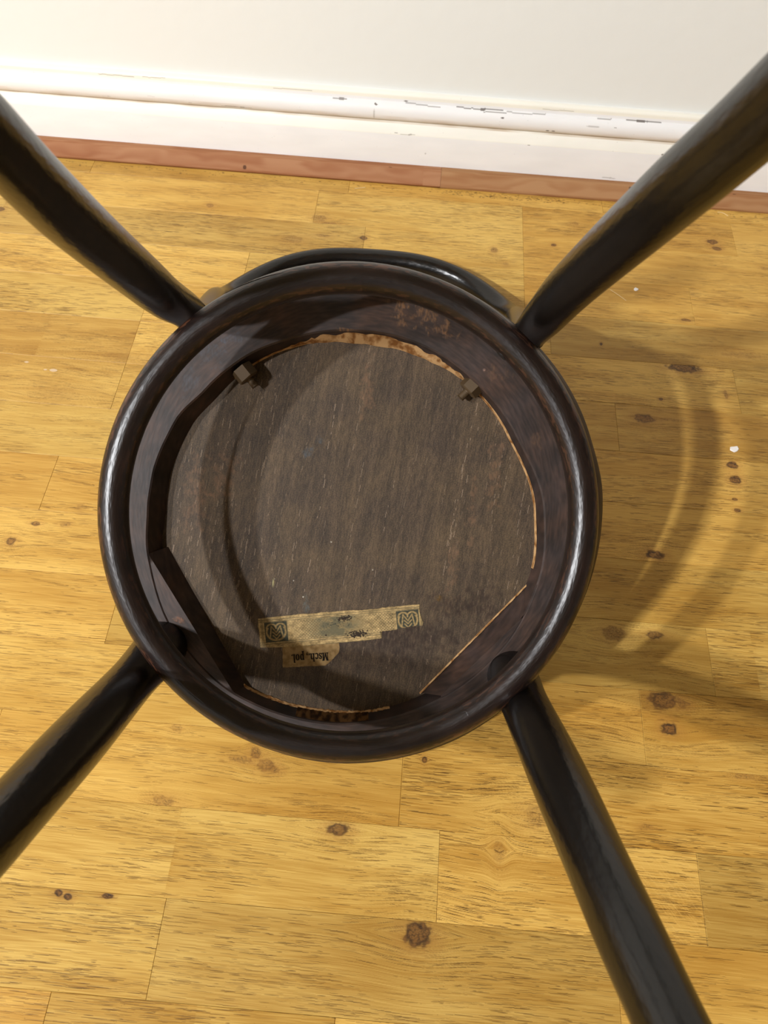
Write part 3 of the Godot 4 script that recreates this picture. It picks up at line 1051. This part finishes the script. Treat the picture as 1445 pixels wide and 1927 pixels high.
func leg(pts: Array, radii: Array, called: String, m: Material, label: String) -> void:
	var p := PackedVector3Array()
	for q in pts:
		p.append(cp(q[0], q[1], q[2]))
	var n := 10
	var line := spline(p, n)
	var rr := PackedFloat32Array()
	for i in line.size():
		var f := float(i) / n
		var k := mini(int(f), radii.size() - 2)
		rr.append(lerpf(radii[k], radii[k + 1], smoothstep(0.0, 1.0, f - k)))
	# a rounded foot
	var dir := (line[line.size() - 1] - line[line.size() - 2]).normalized()
	var last := line[line.size() - 1]
	var r: float = radii[-1]
	for e in [[0.002, 0.95], [0.0035, 0.8], [0.0042, 0.5]]:
		line.append(last + dir * e[0])
		rr.append(r * e[1])
	var st := begin()
	tube(st, line, rr, 32)
	put(called, finish(st), m, chair)


func leg_ring(m: Material) -> void:
	var pts := PackedVector3Array()
	var rr := PackedFloat32Array()
	var n := 144
	for i in n:
		var a := TAU * i / n
		# the two ends of the bent rod overlap at the back, where it is a little deeper
		var back := exp(-pow((fposmod(rad_to_deg(a) + 180.0, 360.0) - 180.0 + 4.0) / 30.0, 2.0))
		pts.append(cp(0.001 + sin(a) * (0.164 + 0.0004 * back), -0.0025 + cos(a) * (0.164 + 0.0004 * back), 0.0745))
		rr.append(0.0106 + 0.0003 * back)
	var st := begin()
	tube(st, pts, rr, 36, true)
	var o := put("leg_ring", finish(st), m, chair)
	o.set_meta("label", "glossy round bentwood hoop that braces the four legs")
	# the open scarf joint: a dark slit along the rod at the back left
	var slit := PackedVector3Array()
	var sr := PackedFloat32Array()
	for i in 25:
		var t := i / 24.0
		var d := lerpf(-33.0, -15.0, t)
		var g := deg_to_rad(lerpf(72.0, 40.0, t))
		var r := 0.164 + 0.01062 * sin(g)
		slit.append(cp(0.001 + sin(deg_to_rad(d)) * r, -0.0025 + cos(deg_to_rad(d)) * r, 0.0745 + 0.01062 * cos(g)))
		sr.append(0.00062 * sin(PI * clampf(t * 0.92 + 0.06, 0, 1)) + 0.0001)
	st = begin()
	tube(st, slit, sr, 8)
	put("scarf_joint", finish(st), mat(Color(0.025, 0.02, 0.018), 0.9), o)


func back_hoop(m: Material) -> void:
	var sm := 0.379
	var half := [[0.135, 0.0], [0.143, 0.25], [0.153, 0.5], [0.164, 0.70], [0.157, 0.85], [0.118, 0.955], [0.058, 0.99], [0.0, 1.0]]
	var p := PackedVector3Array()
	var all: Array = []
	for i in range(half.size() - 1):
		all.append([-half[i][0], half[i][1] * sm])
	for i in range(half.size() - 1, -1, -1):
		all.append([half[i][0], half[i][1] * sm])
	for q in all:
		p.append(Vector3(q[0], q[1], 0))
	var line := PackedVector3Array()
	var rr := PackedFloat32Array()
	for q in spline(p, 10):
		var b: float = 0.131 + 0.0125 * maxf(0.0, 1.0 - q.y / 0.07) + 0.22 * q.y + 0.062 * (1.0 - pow(absf(q.x) / 0.173, 2.8)) * smoothstep(0.0, 0.3, q.y)
		line.append(cp(q.x, b, -0.02 - q.y))
		rr.append(0.0125)
	var st := begin()
	tube(st, line, rr, 28)
	var o := put("back_hoop", finish(st), m, chair)
	o.set_meta("label", "curved backrest hoop resting on the floor behind the seat")


func bolt(deg: float, r: float) -> void:
	var metal := mat(Color(0.30, 0.235, 0.15), 0.62, 0.5)
	metal.metallic = 0.35
	var st := begin()
	var h := -0.0095
	# a nut against the frame, turned a little
	var out := (pol(deg, 1.0, 0.0) - pol(deg, 0.0, 0.0)).normalized()
	var up := (Vector3.UP - out * out.dot(Vector3.UP)).normalized()
	var sd := out.cross(up)
	var c := pol(deg, r - 0.0015, h)
	var turn := 0.35
	var e0 := up * cos(turn) + sd * sin(turn)
	var e1 := sd * cos(turn) - up * sin(turn)
	var front: Array = []
	var mid: Array = []
	var rear: Array = []
	for k in 6:
		var a := k * PI / 3
		var v := e0 * cos(a) + e1 * sin(a)
		front.append(c - out * 0.0072 + v * 0.0072)
		mid.append(c - out * 0.0062 + v * 0.0088)
		rear.append(c + out * 0.004 + v * 0.0088)
	var z := Vector2.ZERO
	for k in 6:
		var j := (k + 1) % 6
		quad(st, mid[k], mid[j], rear[j], rear[k], z, z, z, z, 10 + k)
		quad(st, front[k], front[j], mid[j], mid[k], z, z, z, z, 20 + k)
		tri(st, c - out * 0.0072, front[j], front[k], z, z, z, 30)
	var root := put("bolt_nut", finish(st), metal, chair)
	root.set_meta("label", "brown hexagonal metal nut of the bolt that holds a rear leg")
	# the threaded end
	var line := PackedVector3Array()
	var rr := PackedFloat32Array()
	for i in 13:
		line.append(c - out * (0.0072 + i * 0.00062))
		rr.append(0.0033 if i % 2 == 0 else 0.0028)
	var s2 := begin()
	tube(s2, line, rr, 16)
	put("bolt_thread", finish(s2), metal, root)


# ------------------------------------------------------------------ the paper label

func paper_label() -> void:
	var h := PANEL + 0.0003
	var main := [[-0.0707, -0.0978], [-0.0385, -0.0925], [-0.0213, -0.0901], [0.0, -0.0872], [0.0282, -0.0838], [0.0300, -0.0828], [0.0368, -0.0818], [0.06, -0.0782], [0.0608, -0.0850], [0.0626, -0.0908], [0.0644, -0.0929], [0.0637, -0.0956], [0.055, -0.0968], [0.038, -0.1012], [0.0293, -0.1025], [0.0305, -0.1060], [0.031, -0.1081], [0.0150, -0.1110], [0.0039, -0.1128], [-0.0198, -0.1164], [-0.045, -0.1198], [-0.0674, -0.1215], [-0.0690, -0.1100]]
	var lower := [[-0.0496, -0.1192], [-0.0199, -0.1156], [-0.0035, -0.1118], [-0.0031, -0.1212], [-0.0048, -0.1240], [-0.0071, -0.1271], [-0.0105, -0.1305], [-0.0137, -0.1333], [-0.030, -0.1352], [-0.0483, -0.1371]]
	var m := mat(Color(1, 1, 1), 0.8, 0.25)
	m.albedo_texture = label_texture()
	# the label's own axes: along it and across it
	var o := paper("paper_label", main, h, m, chair)
	o.set_meta("label", "torn tan printed paper label with an M emblem in a box at each end")
	var p := mat(Color(0.56, 0.46, 0.31), 0.8, 0.25)
	var t := NoiseTexture2D.new()
	t.width = 768
	t.height = 136
	t.noise = noise(0.025, 410, 4)
	var gr := Gradient.new()
	gr.colors = PackedColorArray([Color(0.80, 0.77, 0.72), Color(1, 1, 1)])
	gr.offsets = PackedFloat32Array([0.1, 0.65])
	t.color_ramp = gr
	p.albedo_texture = t
	var q := paper("paper_scrap", lower, h - 0.00012, p, chair)
	q.set_meta("label", "small tan paper scrap printed Msch., pol.")
	# the print on the scrap, upside down as the photograph shows it
	var f := SystemFont.new()
	f.font_names = PackedStringArray(["Droid Serif"])
	f.font_weight = 700
	var tm := TextMesh.new()
	tm.text = "Msch., pol."
	tm.font = f
	tm.font_size = 32
	tm.pixel_size = 0.0002
	tm.depth = 0.0002
	var ink := mat(Color(0.10, 0.085, 0.07), 0.8, 0.2)
	var x := MeshInstance3D.new()
	x.name = "printed_text"
	x.mesh = tm
	x.material_override = ink
	var sz := tm.get_aabb().size
	var wide: float = 0.0300 / maxf(sz.x, 0.001)
	var tall: float = 0.0092 / maxf(sz.y, 0.001)
	# reads from the right: x of the text runs to the left, its top to the front
	var ax := (cp(-0.0418, -0.1292, 0) - cp(-0.0119, -0.1257, 0)).normalized()
	var up := Vector3.UP
	var ay := up.cross(ax).normalized()
	x.transform = Transform3D(Basis(ax * wide, ay * tall, up), cp(-0.0268, -0.1272, h + 0.00022))
	q.add_child(x)


func paper(called: String, outline: Array, h: float, m: Material, parent: Node) -> MeshInstance3D:
	# a ragged sheet: the outline is roughened, then filled
	var n := noise(0.2, 420, 2)
	var pts := PackedVector2Array()
	var k := 0
	for i in outline.size():
		var a := Vector2(outline[i][0], outline[i][1])
		var b := Vector2(outline[(i + 1) % outline.size()][0], outline[(i + 1) % outline.size()][1])
		var steps := maxi(1, int(a.distance_to(b) / 0.0016))
		for s in steps:
			var p := a.lerp(b, float(s) / steps)
			var nn := (b - a).orthogonal().normalized()
			pts.append(p + nn * 0.00055 * n.get_noise_1d(k * 2.3))
			k += 1
	var idx := Geometry2D.triangulate_polygon(pts)
	var st := begin()
	var d := Vector2(0.989, 0.147)                       # along the label
	var e := Vector2(-0.147, 0.989)
	var org := Vector2(-0.0702, -0.0995)
	var uv := func(p: Vector2) -> Vector2: return Vector2((p - org).dot(d) / 0.135, -(p - org).dot(e) / 0.024 + 0.08)
	for i in range(0, idx.size(), 3):
		var a := pts[idx[i]]
		var b := pts[idx[i + 1]]
		var c := pts[idx[i + 2]]
		if (b - a).cross(c - a) < 0.0:
			var tmp := b
			b = c
			c = tmp
		tri(st, cp(a.x, a.y, h), cp(b.x, b.y, h), cp(c.x, c.y, h), uv.call(a), uv.call(b), uv.call(c), 1)
	var cnt := pts.size()
	var ccw := not Geometry2D.is_polygon_clockwise(pts)
	for i in cnt:
		var a := pts[i]
		var b := pts[(i + 1) % cnt]
		if not ccw:
			var tmp := a
			a = b
			b = tmp
		quad(st, cp(a.x, a.y, h - 0.0003), cp(b.x, b.y, h - 0.0003), cp(b.x, b.y, h), cp(a.x, a.y, h), uv.call(a), uv.call(b), uv.call(b), uv.call(a), 2)
	return put(called, finish(st), m, parent)


func label_texture() -> ImageTexture:
	var w := 1080
	var h := 192
	var im := Image.create_empty(w, h, false, Image.FORMAT_RGB8)
	var n := noise(0.02, 430, 4)
	var n2 := noise(0.07, 431, 3)
	var ink := Color(0.16, 0.17, 0.155)
	for y in h:
		for x in w:
			var a := n.get_noise_2d(x * 0.6, y)
			var b := n2.get_noise_2d(x * 0.7, y)
			var c := Color(0.60, 0.51, 0.35) * (1.0 + 0.30 * a + 0.22 * b)
			var k := 0.0
			# double rules along the top and bottom, and the ends
			for r in [16, 28, 164, 176]:
				k = maxf(k, 0.85 - absf(y - r) * 0.28)
			for r in [14, 22, w - 22, w - 14]:
				k = maxf(k, 0.8 - absf(x - r) * 0.3)
			# emblem boxes: an M made of two pointed arches in a dark square
			for side in [0, 1]:
				var cx := 108.0 if side == 0 else w - 108.0
				var cy := 98.0
				var u := (x - cx) / 74.0
				var v := (y - cy) / 66.0
				if absf(u) < 1.0 and absf(v) < 1.0:
					var body := Color(0.24, 0.24, 0.20)
					var rr := sqrt(u * u + v * v)
					var su := absf(u)
					var tan := Color(0.60, 0.50, 0.33)
					# a ring whose top is two pointed arches, and an M drawn inside it
					var light := clampf(1.5 - absf(rr - 0.84) * 11.0, 0.0, 1.0) if v > -0.45 else 0.0
					light = maxf(light, clampf(1.5 - absf(Vector2(su - 0.40, v + 0.38).length() - 0.42) * 12.0, 0.0, 1.0) if v < -0.30 else 0.0)
					var q := Vector2(su, v)
					for sg in [[Vector2(0.0, 0.05), Vector2(0.40, -0.58)], [Vector2(0.40, -0.58), Vector2(0.56, 0.50)], [Vector2(0.0, 0.35), Vector2(0.32, 0.0)], [Vector2(0.0, 0.72), Vector2(0.30, 0.36)]]:
						var near := Geometry2D.get_closest_point_to_segment(q, sg[0], sg[1])
						light = maxf(light, clampf(1.35 - q.distance_to(near) * 14.0, 0.0, 1.0))
					if su > 0.93 or absf(v) > 0.93:
						light = 0.0
					c = body.lerp(tan, light * 0.9) * (1.0 + 0.2 * b)
				elif absf(u) < 1.08 and absf(v) < 1.08:
					k = maxf(k, 0.1)
			# fine cross-hatched ground between, mostly rubbed away
			if x > 200 and x < w - 200 and y > 32 and y < 160:
				var hx := absf(sin((x + y) * 0.16)) * absf(sin((x - y) * 0.16))
				var left := clampf(1.0 - absf(x - 330.0) / 150.0, 0.0, 1.0) + clampf((x - 600.0) / 200.0, 0.0, 1.0)
				k = maxf(k, clampf((0.30 - hx) * 2.6, 0.0, 0.75) * clampf(left, 0.0, 1.0))
				# grey-green smudge where the printed name has been rubbed off
				var mid := clampf(1.0 - absf(x - 500.0) / 210.0, 0.0, 1.0)
				c = c.lerp(Color(0.335, 0.32, 0.25), clampf(mid * (0.95 + 1.5 * a), 0.0, 0.85))
				if y > 66 and y < 104 and x < 700:
					k = maxf(k, 0.75 * clampf(b * 3.0 - 0.25, 0.0, 1.0) * mid)
			k *= clampf(0.75 + b * 1.3, 0.0, 1.0)
			c = c.lerp(ink, clampf(k, 0.0, 1.0))
			# holes torn through to the dark wood
			var hole := 0.0
			hole = maxf(hole, 1.0 - Vector2((x - 560.0) / 46.0, (y - 50.0) / 16.0).length() - b * 1.2)
			hole = maxf(hole, 1.0 - Vector2((x - 640.0) / 60.0, (y - 160.0) / 20.0).length() - b * 1.2)
			hole = maxf(hole, 0.7 - Vector2((x - 430.0) / 10.0, (y - 150.0) / 8.0).length() - b * 0.5)
			if hole > 0.0:
				c = c.lerp(Color(0.16, 0.13, 0.11), clampf(hole * 5.0, 0.0, 0.9))
			im.set_pixel(x, y, c)
	return texture(im)


# a strip of brown paper left on the inside of the frame at the front
func remnant() -> void:
	var st := begin()
	var k0 := 24
	for k in k0:
		var d0 := lerpf(191.5, 172.0, float(k) / k0)
		var d1 := lerpf(191.5, 172.0, float(k + 1) / k0)
		var f := func(d: float, t: float) -> Vector3:
			var dd := d if d <= 180.0 else d - 360.0
			var ri: float = table(inner_top, dd)
			var rl: float = table(inner_low, dd)
			return pol(d, lerpf(rl, ri, t) - 0.0005, lerpf(PANEL - 0.001, -0.0012, t))
		quad(st, f.call(d0, 0.18), f.call(d0, 0.92), f.call(d1, 0.92), f.call(d1, 0.18), Vector2(k * 0.04, 0), Vector2(k * 0.04, 0.2), Vector2(k * 0.04 + 0.04, 0.2), Vector2(k * 0.04 + 0.04, 0), 1)
	var m := mat(Color(0.34, 0.235, 0.12), 0.75, 0.25)
	var t := NoiseTexture2D.new()
	t.width = 256
	t.height = 128
	t.noise = noise(0.03, 440, 4)
	var gr := Gradient.new()
	gr.colors = PackedColorArray([Color(0.4, 0.35, 0.3), Color(1, 1, 1)])
	gr.offsets = PackedFloat32Array([0.2, 0.6])
	t.color_ramp = gr
	m.albedo_texture = t
	var o := put("paper_remnant", finish(st), m, chair)
	o.set_meta("label", "brown paper strip left on the inside of the frame at the front")


# ------------------------------------------------------------------ small things lying on the floor

func debris() -> void:
	var white := mat(Color(0.92, 0.90, 0.88), 0.6)
	flake(Vector3(0.3601, 0, -0.6004), 0.0046, 3, white, "larger white paint flake on the floor right of the chair, above two dark knots")
	flake(Vector3(0.2756, 0, -0.8447), 0.0030, 5, white, "tiny white paint flake on the floor beside the top right chair leg")
	fibre([Vector3(0.4005, 0, -1.0135), Vector3(0.408, 0, -1.0125), Vector3(0.414, 0, -1.007)], "pale curled fibre on the floor at the wooden beading, far right")
	fibre([Vector3(-0.091, 0, -1.0025), Vector3(-0.084, 0, -1.0045), Vector3(-0.077, 0, -1.0065)], "short pale fibre on the floor by the beading, above the chair back")
	fibre([Vector3(0.243, 0, -0.840), Vector3(0.252, 0, -0.832), Vector3(0.261, 0, -0.8225)], "thin straw-coloured fibre on the floor beside the top right chair leg")


func flake(p: Vector3, r: float, sd: int, m: Material, label: String) -> void:
	var r2 := RandomNumberGenerator.new()
	r2.seed = sd
	var st := begin()
	var n := 7
	var lo: Array = []
	var hi: Array = []
	for i in n:
		var a := TAU * i / n
		var q := r * r2.randf_range(0.65, 1.15)
		lo.append(Vector3(cos(a) * q * 1.1, 0.0, sin(a) * q))
		hi.append(Vector3(cos(a) * q, 0.0006 + r2.randf() * 0.0004, sin(a) * q * 0.92))
	for i in n:
		var j := (i + 1) % n
		tri(st, Vector3(0, 0.0009, 0), hi[j], hi[i], Vector2.ZERO, Vector2.ZERO, Vector2.ZERO, 1)
		quad(st, hi[i], hi[j], lo[j], lo[i], Vector2.ZERO, Vector2.ZERO, Vector2.ZERO, Vector2.ZERO, 2)
	var o := put("paint_flake", finish(st), m)
	o.position = p + Vector3(0, 0.0001, 0)
	tag(o, label, "paint flake", "")


func fibre(pts: Array, label: String) -> void:
	var p := PackedVector3Array()
	for q in pts:
		p.append(q - pts[1] + Vector3(0, 0.0005, 0))
	var line := spline(p, 6)
	var rr := PackedFloat32Array()
	for i in line.size():
		rr.append(0.0004)
	var st := begin()
	tube(st, line, rr, 6)
	var o := put("fibre", finish(st), mat(Color(0.86, 0.76, 0.56), 0.7))
	o.position = pts[1]
	tag(o, label, "fibre", "")
